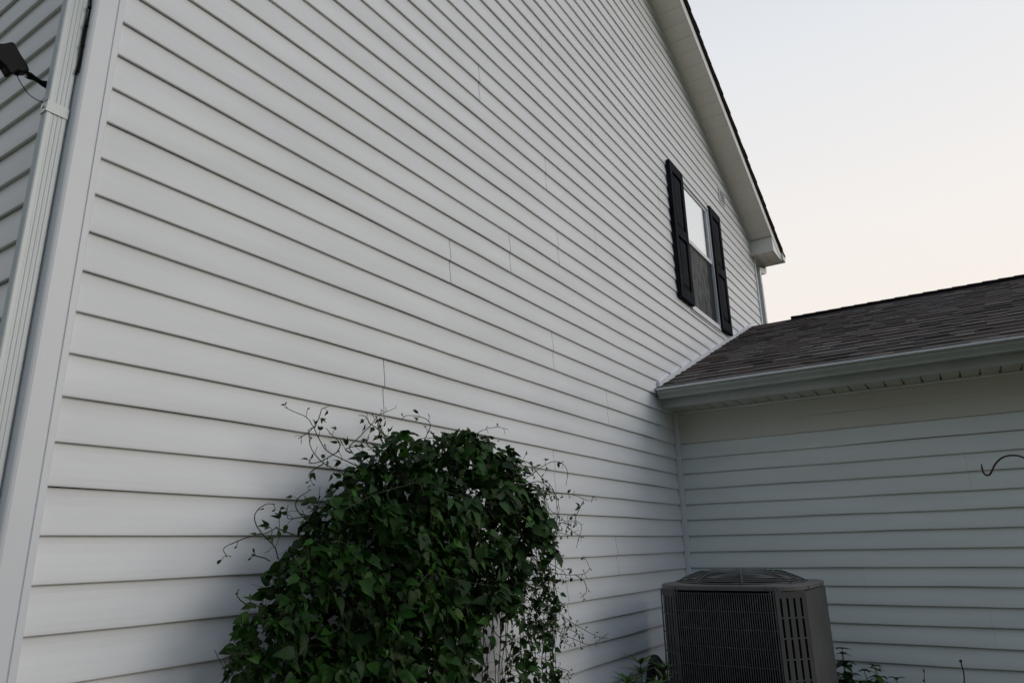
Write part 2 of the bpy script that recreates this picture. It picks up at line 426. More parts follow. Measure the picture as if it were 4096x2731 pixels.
# ---- rake: soffit, fascia, channel, roof of the main house
OV = 2.25
b = MB(); bc = MB(); bf = MB()
sgn = (1, -1)
for s in sgn:
    mx_ = (lambda x: x) if s == 1 else (lambda x: 83-x)
    xe = 75.42; x = 41.5
    k = 0
    while x < xe:
        xn = min(x+1.27, xe)
        # each soffit panel with a small groove at its edge
        g_ = .035
        a0, a1 = x+g_, xn
        b.quad((mx_(a0), D+.08, rake(a0)), (mx_(a1), D+.08, rake(a1)), (mx_(a1), D-OV, rake(a1)), (mx_(a0), D-OV, rake(a0)))
        b.quad((mx_(x), D+.08, rake(x)+.06), (mx_(a0), D+.08, rake(a0)+.06), (mx_(a0), D-OV, rake(a0)+.06), (mx_(x), D-OV, rake(x)+.06))
        b.quad((mx_(a0), D+.08, rake(a0)), (mx_(a0), D-OV, rake(a0)), (mx_(a0), D-OV, rake(a0)+.06), (mx_(a0), D+.08, rake(a0)+.06))
        b.quad((mx_(a1), D+.08, rake(a1)), (mx_(a1), D-OV, rake(a1)), (mx_(a1), D-OV, rake(a1)+.06), (mx_(a1), D+.08, rake(a1)+.06))
        # F-channel along the wall, broken where pieces meet
        if k % 3 != 2 or True:
            cx0 = x+(.03 if k % 2 == 0 else 0)
            bc.prism([(mx_(cx0), D+.08, rake(cx0)-.26), (mx_(xn), D+.08, rake(xn)-.26), (mx_(xn), D+.08, rake(xn)+.02), (mx_(cx0), D+.08, rake(cx0)+.02)], (0, 0, 0), (0, -.20, 0))
        x = xn; k += 1
    # fascia board with bent metal wrap
    xl = 79.0
    bf.prism([(mx_(41.5), 0, PEAK-.04), (mx_(xl), 0, rake(xl)-.04), (mx_(xl), 0, rake(xl)+1.12), (mx_(41.5), 0, PEAK+1.12)], (0, D-OV, 0), (0, D-OV-.16, 0))
b.build('rake_soffit', M['soffit'], HOUSE); bc.build('soffit_channel', M['trim'], HOUSE); bf.build('rake_fascia', M['fascia'], HOUSE)
# eave return: box, flat soffit and gusset at the low end of the right rake
EN = 30.12
b = MB()
b.quad((75.42, D+.05, rake(75.42)), (75.42, D-OV, rake(75.42)), (75.42, D-OV, EN), (75.42, D+.05, EN))
b.quad((75.30, D+.05, rake(75.3)-.16), (75.30, D-OV-.05, rake(75.3)-.16), (75.30, D-OV-.05, rake(75.3)), (75.30, D+.05, rake(75.3)))
b.box(75.30, 75.42, D-OV-.02, D+.05, rake(75.42)-.16, rake(75.42)-.02)
b.prism([(75.42, 0, EN), (79.0, 0, EN), (79.0, 0, rake(79)+.3), (75.42, 0, rake(75.42)+.2)], (0, D-OV, 0), (0, D-OV-.12, 0))
b.build('eave_return', M['fascia'], HOUSE)
b = MB(); b2 = MB()
y = D-OV
while y < D+60:
    yn = min(y+.95, D+60)
    xa = 75.42 if y < D+.05 else X2+.02
    b.quad((xa, y+.03, EN), (79.0, y+.03, EN), (79.0, yn, EN), (xa, yn, EN))
    b.quad((xa, y, EN+.05), (79.0, y, EN+.05), (79.0, y+.03, EN+.05), (xa, y+.03, EN+.05))
    b2.quad((83-xa, y+.03, EN), (4.0, y+.03, EN), (4.0, yn, EN), (83-xa, yn, EN))
    y = yn
b.build('eave_soffit', M['soffit'], HOUSE); b2.build('eave_soffit', M['soffit'], HOUSE)
b = MB(); b.box(78.98, 79.12, D-OV-.12, D+60, EN-.08, 31.6); b.build('eave_fascia', M['fascia'], HOUSE)
b = MB(); b.box(3.88, 4.02, D-OV-.12, D+60, EN-.08, 31.6)
b.build('eave_fascia', M['fascia'], HOUSE)
# gutters of the main house
def gutter(mb, xb, dirx, y0, y1, nb, nt, w, capL=True, capR=True):
    h = nt-nb
    pr_ = [(0, nt), (0, nb), (.56*w, nb), (.60*w, nb-.03*h), (.62*w, nb+.06*h), (.62*w, nb+.10*h), (.66*w, nb+.22*h), (.75*w, nb+.40*h), (.84*w, nb+.52*h), (.88*w, nb+.66*h), (.86*w, nb+.76*h), (1.0*w, nb+.84*h), (1.0*w, nt), (.90*w, nt), (.90*w, nt-.06*h)]
    P3 = [(xb+dirx*a, n) for a, n in pr_]
    for i in range(len(P3)-1):
        mb.quad((P3[i][0], y0, P3[i][1]), (P3[i+1][0], y0, P3[i+1][1]), (P3[i+1][0], y1, P3[i+1][1]), (P3[i][0], y1, P3[i][1]))
    for c, yy, dy in ((capL, y1, .04), (capR, y0, -.04)):
        if c: mb.prism([(p[0], 0, p[1]) for p in P3[:13]], (0, yy, 0), (0, yy+dy, 0))
b = MB(); gutter(b, 79.12, 1, D-OV-.30, D+60, 30.25, 31.35, 1.75); b.build('gutter', M['alu'], HOUSE)
b = MB(); gutter(b, 3.88, -1, D-OV-.25, D+60, 30.55, 31.62, 1.15)
b.build('gutter', M['alu'], HOUSE)
# main roof
b = MB()
yo, yb = D-OV-.42, D+62
TN = 1.13
for s in sgn:
    mx_ = (lambda x: x) if s == 1 else (lambda x: 83-x)
    rnd = random.Random(21+s)
    b.prism([(mx_(41.5), 0, PEAK+TN), (mx_(79.9), 0, rake(79.9)+TN), (mx_(79.9), 0, rake(79.9)+TN+.16), (mx_(41.5), 0, PEAK+TN+.16)], (0, yo+.06, 0), (0, yb, 0), col=(.35, .33, .33))
    L_ = 38.7; k = 0
    x = 80.1
    while x > 41.8:
        xu = x-1.0
        t0 = .36; t1 = .18
        y = yo - rnd.choice((0, .0, .05, .03)); first = True
        while y < D+30:
            yn = y + rnd.uniform(.9, 2.6) if first else y + rnd.uniform(6, 9)
            first = False
            cc = rnd.uniform(.6, 1.1); col = (cc, cc, cc)
            pa = [(mx_(x), y, rake(x)+TN+t1+.02), (mx_(x), yn, rake(x)+TN+t1+.02), (mx_(xu-.2), yn, rake(xu-.2)+TN+t1), (mx_(xu-.2), y, rake(xu-.2)+TN+t1)]
            top = [(p[0], p[1], p[2]+(t0-t1) if i < 2 else p[2]+.03) for i, p in enumerate(pa)]
            b.poly(top, col); b.poly([pa[0], pa[1], top[1], top[0]], col); b.poly([pa[3], pa[0], top[0], top[3]], col)
            y = yn
        x = xu
b.build('main_roof', M['shingle'], HOUSE)

# ---- window and shutters
WIN = None
b = MB()
fo = D-.16
def frame_rect(mb, x0, x1, n0, n1, w, ya, yb_, wb=None):
    wb = wb or w
    mb.box(x0, x0+w, ya, yb_, n0, n1); mb.box(x1-w, x1, ya, yb_, n0, n1)
    mb.box(x0+w, x1-w, ya, yb_, n0, n0+wb); mb.box(x0+w, x1-w, ya, yb_, n1-w, n1)
frame_rect(b, WX0, WX1, WN0, WN1, .24, D-.15, D+.6, .42)
win = b.build('window', M['trim'], HOUSE, bevel=0.003)
b = MB(); frame_rect(b, WX0-.12, WX1+.12, WN0-.14, WN1+.10, .11, D-.05, D+.08); b.build('channel', M['trim'], win)
NM = 23.62
b = MB(); frame_rect(b, WX0+.25, WX1-.25, NM, WN1-.25, .26, D-.02, D+.20, .36); b.build('upper_sash', M['trim'], win, bevel=0.002)
b = MB(); b.box(WX0+.50, WX1-.50, D+.05, D+.07, NM+.35, WN1-.50); b.build('upper_pane', M['coated'], win)
b = MB(); frame_rect(b, WX0+.25, WX1-.25, WN0+.43, NM-.01, .20, D+.26, D+.48, .3); b.build('lower_sash', M['trim'], win)
b = MB(); b.box(WX0+.46, WX1-.46, D+.36, D+.38, WN0+.74, NM-.22); b.build('lower_pane', M['glass'], win)
b = MB(); b.box(WX0+.26, WX1-.26, D+.10, D+.115, WN0+.43, NM-.02); b.build('insect_screen', M['screen'], win)
b = MB(); b.box(WX1-1.5, WX1-.26, D+.085, D+.099, WN0+.43, NM-.02); b.build('jamb_shade', M['jamb_dark'], win)  # dark strip standing in for the shaded right jamb
b = MB(); b.box(WX1-.95, WX1-.88, D+.06, D+.084, WN0+.43, NM-.02); b.build('screen_track', M['acpaint'], win)
b = MB(); b.box(WX0+.3, WX1-.3, D+.10, D+.12, NM+.1, WN1-.3); b.build('blind', M['blind'], win)
def shutter(x0, x1, n0, n1):
    b = MB(); y1_, y0_ = D-.02, D-.34
    nm = n0+(n1-n0)*.485
    w = .52
    b.box(x0, x0+w, y0_, y1_, n0, n1); b.box(x1-w, x1, y0_, y1_, n0, n1)
    for a, c in ((n0, n0+.95), (nm-.42, nm+.42), (n1-.85, n1)): b.box(x0+w, x1-w, y0_+.004, y1_, a, c)
    o = b.build('shutter', M['shutter'], HOUSE, bevel=0.004)
    for a, c in ((n0+.95, nm-.42), (nm+.42, n1-.85)):
        b = MB(); b.box(x0+w, x1-w, y0_+.16, y1_, a, c)
        # bevelled raised field
        q = [(x0+w+.12, a+.14), (x1-w-.12, a+.14), (x1-w-.12, c-.14), (x0+w+.12, c-.14)]
        q2 = [(x0+w+.34, a+.40), (x1-w-.34, a+.40), (x1-w-.34, c-.40), (x0+w+.34, c-.40)]
        for i in range(4):
            j = (i+1) % 4
            b.quad((q[i][0], y0_+.15, q[i][1]), (q[j][0], y0_+.15, q[j][1]), (q2[j][0], y0_+.05, q2[j][1]), (q2[i][0], y0_+.05, q2[i][1]))
        b.poly([(p[0], y0_+.05, p[1]) for p in q2])
        b.build('raised_panel', M['shutter'], o)
    for px in (x0+.2, x1-.2):
        for pn in (n0+1.6, nm, n1-1.2):
            b = MB(); b.tube([(px, y0_-.03, pn), (px, y0_+.02, pn)], .045, 8); b.build('screw', M['darkscrew'], o)
shutter(49.35, 52.42, 17.62, 29.42)
shutter(59.62, 62.68, 17.62, 29.55)

# small vent under the rake
b = MB()
VX0, VX1, VN0, VN1 = 64.55, 66.35, 32.25, 33.7
b.box(VX0, VX1, D-.09, D+.08, VN0, VN1)
v = b.build('wall_vent', M['trim'], HOUSE, bevel=0.003)
b = MB()
for k in range(4): 
    n_ = VN0+.2+k*.3
    b.prism([(VX0+.2, D-.10, n_), (VX0+.2, D-.20, n_), (VX0+.2, D-.10, n_+.22)], (0, 0, 0), (VX1-VX0-.4, 0, 0))
b.build('louvre', M['trim'], v)

# ---- wing roof
YW = -9.5
b = MB(); xe = 43.05
RX = 71.5; RN = ROOF(RX)
b.prism([(xe+.1, 0, ROOF(xe+.1)-.22), (RX, 0, RN-.22), (102.7, 0, ROOF(xe+.1)-.22), (102.7, 0, ROOF(xe+.1)-.10), (RX, 0, RN-.06), (xe+.1, 0, ROOF(xe+.1)-.06)], (0, YW, 0), (0, D-.06, 0), col=(.5, .5, .5))
rnd = random.Random(77)
PAL = [(1.0, 1.0, 1.03), (.82, .80, .80), (.62, .60, .62), (1.18, 1.17, 1.18), (1.08, 1.02, .98), (.78, .69, .66), (1.02, .93, .89), (.92, .92, .93), (1.28, 1.29, 1.33), (.62, .61, .62)]
x = xe; row = 0
EX = 1.25
while x < RX-.1:
    xu = min(x+EX, RX)
    # under layer of the course
    base = .02
    y = YW + (row % 3)*.7
    def rf(x_, h): return ROOF(x_)+h
    sag = 0
    cc = rnd.choice(PAL[:3])
    wv = rnd.uniform(0, 6)
    ylist = [YW]; 
    while ylist[-1] < D-.3:
        ylist.append(min(ylist[-1]+rnd.choice((.7, .95, 1.2, 1.5, 1.8, 2.4))*rnd.uniform(.85, 1.15), D-.08))
    raised = rnd.random() < .5
    for i in range(len(ylist)-1):
        ya, yb_ = ylist[i], ylist[i+1]
        raised = not raised if rnd.random() < .85 else raised
        h = .105 if raised else .062
        base_c = rnd.choice(PAL) if raised else rnd.choice([PAL[1], PAL[2], PAL[9], PAL[0], PAL[5]])
        j = rnd.uniform(.9, 1.1); col = tuple(c*j for c in base_c)
        dx = 0.0 if raised else .0
        xs = x + .012*math.sin(ya*.9+wv) + dx
        xt = xu + .10
        hb = -.05
        top = [(xs, ya, rf(xs, h)), (xs, yb_, rf(xs, h)), (xt, yb_, rf(xt, .012)), (xt, ya, rf(xt, .012))]
        b.poly(top, col)
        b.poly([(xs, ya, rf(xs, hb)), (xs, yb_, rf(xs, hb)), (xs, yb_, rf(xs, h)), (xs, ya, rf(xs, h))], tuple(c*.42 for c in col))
        b.poly([(xs, ya, rf(xs, hb)), (xs, ya, rf(xs, h)), (xt, ya, rf(xt, .012)), (xt, ya, rf(xt, -.03))], col)
        b.poly([(xs, yb_, rf(xs, hb)), (xs, yb_, rf(xs, h)), (xt, yb_, rf(xt, .012)), (xt, yb_, rf(xt, -.03))], col)
    x = xu; row += 1
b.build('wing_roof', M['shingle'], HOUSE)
b = MB(); y = 12.7; k = 0
while y > YW:
    y2 = y-1.15
    c_ = rnd.choice(PAL[:3]); c_ = tuple(q*.75 for q in c_)
    wv = .80; a_ = .035*rnd.uniform(.7, 1.3)
    for sg in (-1, 1):
        xo = RX+sg*wv; ro = ROOF(RX-wv)
        t0 = [(xo, y, ro+.36+a_), (RX, y, RN+.30+a_), (RX, y2-.15, RN+.28), (xo, y2-.15, ro+.34)]
        b.poly(t0, c_)
        b.poly([(p[0], p[1], p[2]-.08) for p in t0], (.4, .4, .4))
        b.poly([t0[0], t0[3], (xo, y2-.15, ro+.27), (xo, y, ro+.28+a_)], c_)
        b.poly([t0[0], t0[1], (RX, y, RN+.2), (xo, y, ro+.26)], c_)
        b.poly([(xo+.05*-sg, y, ro+.02), (xo+.05*-sg, y2, ro+.02), (xo+.05*-sg, y2, ro+.33), (xo+.05*-sg, y, ro+.33)], (.16, .17, .2))
        b.poly([(xo+.05*-sg, y, ro+.02), (RX, y, RN-.0), (RX, y, RN+.25), (xo+.05*-sg, y, ro+.33)], (.2, .2, .2)) if k == 0 else None
    y = y2; k += 1
b.build('ridge_cap', M['shingle'], HOUSE)
# flashing where the roof meets the wall
b = MB()
xa, xb = 43.6, 71.9
b.prism([(xa, 0, ROOF(xa)+.02), (xb, 0, ROOF(xb)+.02), (xb, 0, ROOF(xb)+.36), (xa, 0, ROOF(xa)+.36)], (0, D-.16, 0), (0, D+.1, 0))
b.build('step_flashing', M['trim'], HOUSE, bevel=0.002)
# wing eave
b = MB(); b.box(43.82, 43.95, YW, D-.06, 8.12, ROOF(43.9)-.2); 
b.build('wing_fascia', M['gutterpaint'], HOUSE)
b = MB(); bg_ = MB()
y = D-.1; k = 0
while y > YW:
    yn = y-.94
    # a panel drops slightly toward each side so the edge by the wall reads as a row of scallops
    so = lambda yy: 8.17
    b.quad((43.95, y, 8.17), (X1+.1, y, 8.17), (X1+.1, yn+.16, 8.17), (43.95, yn+.10, 8.17))
    b.quad((43.95, yn+.10, 8.17), (X1+.1, yn+.16, 8.17), (X1+.1, yn+.08, 8.40), (43.95, yn+.06, 8.21))
    b.quad((43.95, yn+.06, 8.21), (X1+.1, yn+.08, 8.40), (X1+.1, yn, 8.17), (43.95, yn, 8.17))
    y = yn
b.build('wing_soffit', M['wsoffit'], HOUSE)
b = MB(); b.box(X1-.02, X1+.06, YW, D-.28, 8.05, 8.15); b.build('frieze_trim', M['siding_wing'], HOUSE)
b = MB(); gutter(b, 43.80, -1, YW, D-.28, 8.65, 9.20, 1.18)
gw = b.build('gutter', M['gutterpaint'], HOUSE)
b = MB(); b.box(42.585, 42.70, YW, D-.26, 9.15, 9.255); b.build('gutter_lip', M['trim'], gw)
b = MB(); b.box(43.1, 43.83, 8.35, 8.385, 8.635, 8.645); b.build('gutter_joint', M['alu'], gw)

b = MB(); b.tube([(42.9, 12.6, 9.15), (42.75, 12.5, 9.35), (42.72, 12.62, 9.55)], .018, 5); b.build('caught_twig', M['twig'], gw)
b = MB()
for yy in (12.9, 13.1, 13.35): b.poly([(42.75, yy, 9.2), (42.7, yy+.16, 9.27), (42.85, yy+.2, 9.38), (42.95, yy+.05, 9.28)])
b.build('dry_leaves', M['twig'], gw)
# ---- downspouts
def rect_tube(mb, path, wx, wy):
    """path of (x,y,n) centres with rectangular section in the local frame (x width, y width) for near vertical runs"""
    rings = []
    for i, p in enumerate(path):
        a = Vector(path[max(0, i-1)]); c = Vector(path[min(len(path)-1, i+1)]); d = (c-a).normalized()
        ey = Vector((0, 1, 0)); ex = d.cross(ey)
        if ex.length < .1: ex = Vector((1, 0, 0))
        ex.normalize(); ey = ex.cross(d).normalized()
        P_ = Vector(p)
        rings.append([tuple(P_+ex*sx*wx/2+ey*sy*wy/2) for sx, sy in ((-1, -1), (1, -1), (1, 1), (-1, 1))])
    for i in range(len(rings)-1):
        for k in range(4):
            l = (k+1) % 4
            mb.quad(rings[i][k], rings[i][l], rings[i+1][l], rings[i+1][k])
    mb.poly(rings[0]); mb.poly(rings[-1])
# near one on the side wall: corrugated section extruded straight
b = MB()
dx0, dx1, dy0, dy1 = 6.075, 6.545, 16.86, 17.13
def corr(p0, p1, nrm, n_=3, depth=.018, m0=.18, m1=.82):
    pts = []
    L_ = [p0[k]+(p1[k]-p0[k]) for k in range(2)]
    def at(t, d_): return (p0[0]+(p1[0]-p0[0])*t + nrm[0]*d_, p0[1]+(p1[1]-p0[1])*t + nrm[1]*d_)
    pts.append(at(.06, 0))
    for i in range(n_):
        c = m0+(m1-m0)*(i+.5)/n_; w = (m1-m0)/n_*.28
        pts += [at(c-w-.02, 0), at(c-w*.6, -depth), at(c+w*.6, -depth), at(c+w+.02, 0)]
    pts.append(at(.94, 0)); return pts
sec = corr((dx0, dy1), (dx0, dy0), (-1, 0), 4, .014, .08, .92) + corr((dx0, dy0), (dx1, dy0), (0, -1), 3, .014, .22, .80) + [(dx1, dy0+.02), (dx1, dy1)]
for i in range(len(sec)):
    (xa, ya), (xb, yb_) = sec[i], sec[(i+1) % len(sec)]
    b.quad((xa, ya, NG+.6), (xb, yb_, NG+.6), (xb, yb_, 30.0), (xa, ya, 30.0))
ds = b.build('downspout', M['alu'], HOUSE)
b = MB()
# strap round the pipe
sn0, sn1 = 9.64, 9.93
b.box(dx0-.022, dx1+.0, dy0-.022, dy0-.003, sn0, sn1)
b.box(dx0-.022, dx0-.003, dy0-.022, dy1+.02, sn0, sn1)
b.build('strap', M['alu'], ds, bevel=0.001)
b = MB(); b.tube([(dx0-.05, dy1-.12, 9.79), (dx0-.02, dy1-.12, 9.79)], .035, 8); b.build('screw', M['metal'], ds)
# far one beside the far corner
b = MB()
px, py = 77.35, D-.06
rect_tube(b, [(80.0, D-.15, 30.6), (80.0, D-.15, 29.95), (79.9, D-.13, 29.6), (79.5, D-.1, 29.42)], .6, .5)
rect_tube(b, [(79.55, D-.1, 29.45), (78.4, D-.02, 29.25), (77.75, D+.03, 29.05), (px, py, 28.5), (px, py, 27.2)], .62, .52)
rect_tube(b, [(px, py, 27.25), (px, py, 20.2)], .60, .56)
b.build('downspout', M['alu'], HOUSE)
b = MB(); rect_tube(b, [(px, py, 24.9), (px, py, 25.25)], .68, .58); 

# ------------------------------------------------------------------ security camera on the side wall
CAMT = thing('security_camera', 'small black security camera on a bracket beside the near downspout', 'camera', (6.5, 17.7, 10.8))
b = MB()
body = [(4.95, 11.12), (5.20, 11.26), (5.37, 11.43), (5.43, 11.41), (5.47, 11.36), (5.60, 11.20), (5.745, 11.06), (5.80, 10.96), (5.83, 10.90), (5.81, 10.86), (5.72, 10.80), (5.69, 10.76), (5.60, 10.77), (5.50, 10.60), (5.44, 10.60), (5.34, 10.72), (5.18, 10.80), (4.92, 10.80)]
b.prism([(x, 0, n) for x, n in body], (0, 17.55, 0), (0, 17.85, 0))
b.build('housing', M['black'], CAMT, bevel=0.004, bseg=3)
b = MB(); b.tube([(5.80, 17.72, 10.86), (5.86, 17.74, 10.82)], .028, 8); b.build('ball_joint', M['metal'], CAMT)
b = MB()
b.tube([(5.85, 17.74, 10.87), (5.93, 17.77, 10.90), (6.05, 17.82, 10.93), (6.22, 17.88, 10.93)], [.085, .09, .062, .058], 10)
b.tube([(6.20, 17.87, 10.92), (6.36, 17.9, 10.96), (6.52, 17.92, 10.98), (6.62, 17.92, 10.98)], [.06, .10, .17, .17], 12)
b.build('bracket', M['black'], CAMT, smooth=True)
b = MB(); b.tube([(6.50, 17.83, 11.10), (6.44, 17.82, 11.11)], .02, 6); b.build('screw', M['metal'], CAMT)
b = MB()
b.tube(smooth_path([(5.64, 17.7, 10.76), (5.66, 17.7, 10.68), (5.72, 17.7, 10.59), (5.83, 17.72, 10.49), (5.97, 17.78, 10.42), (6.14, 17.85, 10.41), (6.35, 18.0, 10.50), (6.55, 18.1, 10.55)]), .011, 6)
b.tube([(5.62, 17.7, 10.78), (5.64, 17.7, 10.70)], .03, 8)
b.build('wire', M['black'], CAMT, smooth=True)

# cable bundle hanging behind the downspout
CB = MB()
def cab(p): return (6.555+(p[0]-6.62)*.5, 16.76, p[1])
CB.tube(smooth_path([cab(p) for p in ((6.68, 15.0), (6.70, 13.9), (6.72, 13.2), (6.66, 12.70), (6.64, 12.4), (6.62, 11.8), (6.63, 11.5), (6.66, 11.2), (6.58, 10.95))]), .026, 7)
CB.tube(smooth_path([(p[0]-.01, p[1]+.05, p[2]) for p in map(cab, ((6.62, 14.5), (6.64, 13.5), (6.70, 12.8), (6.62, 12.2), (6.66, 11.5), (6.60, 10.9)))]), .022, 6)
for n_ in (12.85, 12.3, 11.7): CB.tube([(6.55, 16.76, n_), (6.55, 16.76, n_+.06)], .042, 8)
o = CB.build('cable_bundle', M['black'], None, smooth=True); o['label'] = 'black cables tucked between the near downspout and white corner post'; o['category'] = 'cable'

# ------------------------------------------------------------------ air conditioner
AX0, AX1, AY0, AY1 = 33.84, 40.1, 7.27, 14.1
CH = 1.06
AB, AT = NG+.45, -2.56
AC = thing('air_conditioner', 'grey outdoor air conditioner with wire grille front and round fan guard', 'air conditioner', ((AX0+AX1)/2, (AY0+AY1)/2, NG))
def octo(i, n, ch=CH):
    """octagon of the cabinet shrunk by i"""
    x0, x1, y0, y1 = AX0+i, AX1-i, AY0+i, AY1-i
    c = ch - i*.586
    return [(x0+c, y0, n), (x1-c*.4, y0, n), (x1, y0+c*.4, n), (x1, y1-c, n), (x1-c, y1, n), (x0+c, y1, n), (x0, y1-c, n), (x0, y0+c, n)]
b = MB(); b.box(AX0-.5, AX1+.5, AY0-.5, AY1+.5, NG+.02, NG+.4); o = b.build('concrete_pad', M['pad'], None, bevel=0.008)
o['label'] = 'flat concrete pad under the grey air conditioner'; o['category'] = 'pad'
b = MB(); b.prism(octo(.10, 0), (0, 0, AB), (0, 0, AT)); b.build('coil', M['coil'], AC)
# corner posts with slots
def slotted(mb, p0, p1, cols, n0, n1, rows=7):
    d = Vector((p1[0]-p0[0], p1[1]-p0[1], 0)); nrm = Vector((d.y, -d.x, 0)).normalized()
    us = [0]; 
    for i in range(cols):
        c = (i+.75)/(cols+.5); w = .036
        us += [c-w, c+w]
    us.append(1)
    pitch_ = .845; slot = .78
    ns = [n0]
    k = 0; top = n1-.32
    edges = []
    while top-slot > n0+.1:
        edges.append((top-slot, top)); top -= pitch_
    edges = edges[::-1]
    ns = [n0]
    for a, c in edges: ns += [a, c]
    ns.append(n1)
    for i in range(len(us)-1):
        for j in range(len(ns)-1):
            if i % 2 == 1 and j % 2 == 1: continue
            A = [(p0[0]+d.x*us[i], p0[1]+d.y*us[i]), (p0[0]+d.x*us[i+1], p0[1]+d.y*us[i+1])]
            mb.quad((*A[0], ns[j]), (*A[1], ns[j]), (*A[1], ns[j+1]), (*A[0], ns[j+1]))
OC = octo(0, 0)
def post(p0, p1, cols, ext0=None, ext1=None):
    b = MB(); slotted(b, p0, p1, cols, AB, AT)
    d = (Vector(p1)-Vector(p0)).normalized()
    for e_, p in ((ext0, p0), (ext1, p1)):
        if e_: b.quad((p[0], p[1], AB), (e_[0], e_[1], AB), (e_[0], e_[1], AT), (p[0], p[1], AT))
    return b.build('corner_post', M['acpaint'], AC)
post(OC[7][:2], OC[0][:2], 4, ext0=(OC[7][0]+.12, OC[7][1]+.02))
post(OC[6][:2], OC[5][:2], 4, ext0=(OC[6][0]+.12, OC[6][1]-.02))
post(OC[4][:2], OC[3][:2], 4)
b = MB()
b.prism([(AX0+CH+.05, AY0, 0), (AX1-.4, AY0, 0), (AX1, AY0+.4, 0), (AX1, AY0+1.2, 0), (AX1-.05, AY0+1.2, 0), (AX1-.05, AY0+.43, 0), (AX1-.42, AY0+.06, 0), (AX0+CH+.05, AY0+.06, 0)], (0, 0, AB), (0, 0, AT-.06))
b.build('side_panel', M['acpaint'], AC, bevel=0.002)
b = MB()
ya, yb_ = OC[7][1]+.04, OC[6][1]-.04
nw = 44
for i in range(nw+1):
    y = ya+.04+(yb_-ya-.08)*i/nw
    b.tube([(AX0+.035, y, AB+.1), (AX0+.035, y, AT-.10)], .019, 5)
for y in (ya+.02, ya+.15, yb_-.02, yb_-.15): b.tube([(AX0+.02, y, AB+.05), (AX0+.02, y, AT-.02)], .02, 5)
n_ = AT-.15
while n_ > AB:
    b.tube([(AX0+.066, ya, n_), (AX0+.066, yb_, n_)], .014, 5); n_ -= .765
b.build('grille', M['acwire'], AC, smooth=True)
# lid: outer octagon -> lip -> circular opening
cx, cy = 37.0, 10.68
b = MB()
RI = 2.75
def ring_pts(k, n):     # circle points matched in angle to the outline
    return [(cx+RI*math.cos(a), cy+RI*math.sin(a), n) for a in k]
outl = []
base_o = octo(-.05, 0)
# subdivide and round the outline
P2 = []
for i in range(8):
    a, c = Vector(base_o[i]), Vector(base_o[(i+1) % 8])
    for j in range(6): P2.append(a.lerp(c, j/6))
for _ in range(3): P2 = [(P2[i-1]+P2[i]*2+P2[(i+1) % len(P2)])/4 for i in range(len(P2))]
def lid_ring(s, n): return [(cx+(p.x-cx)*s, cy+(p.y-cy)*s, n) for p in P2]
rings = [lid_ring(1.0, AT-.01), lid_ring(1.0, AT+.15), lid_ring(.992, AT+.195), lid_ring(.975, AT+.215)]
ang = [math.atan2(p.y-cy, p.x-cx) for p in P2]
rings.append(ring_pts(ang, AT+.25)); rings.append([(cx+(p[0]-cx)*.98, cy+(p[1]-cy)*.98, AT+.1) for p in ring_pts(ang, 0)])
for q in range(len(rings)-1):
    A, B_ = rings[q], rings[q+1]
    for i in range(len(A)):
        j = (i+1) % len(A)
        b.quad(A[i], A[j], B_[j], B_[i])
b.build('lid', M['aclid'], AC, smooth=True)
b = MB(); b.tube([(cx, cy, AT-.3), (cx, cy, AT-.2)], 2.72, 40); b.build('fan_well', M['coil'], AC)
b = MB()
for k in range(3):
    a = k*2*math.pi/3+.4
    pts = []
    for rr_, w, tz in ((.5, .25, .25), (1.4, .5, .2), (2.5, .8, .12)):
        pts.append(((cx+rr_*math.cos(a-w/rr_), cy+rr_*math.sin(a-w/rr_), AT+tz-.3), (cx+rr_*math.cos(a+w/rr_), cy+rr_*math.sin(a+w/rr_), AT-.2)))
    for i in range(2): b.quad(pts[i][0], pts[i][1], pts[i+1][1], pts[i+1][0])
b.tube([(cx, cy, AT-.1), (cx, cy, AT+.15)], .5, 16)
b.build('fan', M['acwire'], AC)
b = MB()
NB_, NT_ = AT+.27, AT+.72
def guard(t):   # t 0 outer .. 1 inner -> radius, height
    rr_ = 3.0-1.1*t
    return rr_, NB_+(NT_-NB_)*min(1, t)**.85
nr = 7
for i in range(nr+1):
    t = i/nr; rr_, hh = guard(t)
    b.tube([(cx+rr_*math.cos(a*math.pi/24), cy+rr_*math.sin(a*math.pi/24), hh) for a in range(49)], .024 if i else .034, 5, caps=False)
for i in range(1, 6):
    rr_ = 1.9-i*.27
    b.tube([(cx+rr_*math.cos(a*math.pi/16), cy+rr_*math.sin(a*math.pi/16), NT_+.005*i) for a in range(33)], .024, 5, caps=False)
for k in range(8):
    a = k*math.pi/4+.30
    b.tube([(cx+3.12*math.cos(a), cy+3.12*math.sin(a), NB_-.06)]+[(cx+guard(t)[0]*math.cos(a), cy+guard(t)[0]*math.sin(a), guard(t)[1]+.03) for t in (0, .25, .5, .75, 1.0)]+[(cx+.42*math.cos(a), cy+.42*math.sin(a), NT_+.02)], .030, 5)
b.build('fan_guard', M['acwire'], AC, smooth=True)
b = MB(); b.tube([(cx, cy, NT_), (cx, cy, NT_+.06)], .45, 20); b.build('guard_cap', M['acwire'], AC)
SP = [((p[0], p[1], NT_+.06), (p[0], p[1], NT_+.10), .05) for p in ((cx+.1, cy-.15), (cx-.12, cy+.12))]
for k in range(8):
    a = k*math.pi/4+.30
    SP.append(((cx+3.06*math.cos(a), cy+3.06*math.sin(a), NB_-.08), (cx+3.06*math.cos(a), cy+3.06*math.sin(a), NB_+.03), .055))
SP += [((AX0-.075, y, AT+.07), (AX0-.03, y, AT+.07), .03) for y in (8.7, 10.9, 12.9)]
SP += [((x, AY0-.075, AT+.07), (x, AY0-.02, AT+.07), .03) for x in (35.6, 38.2)]
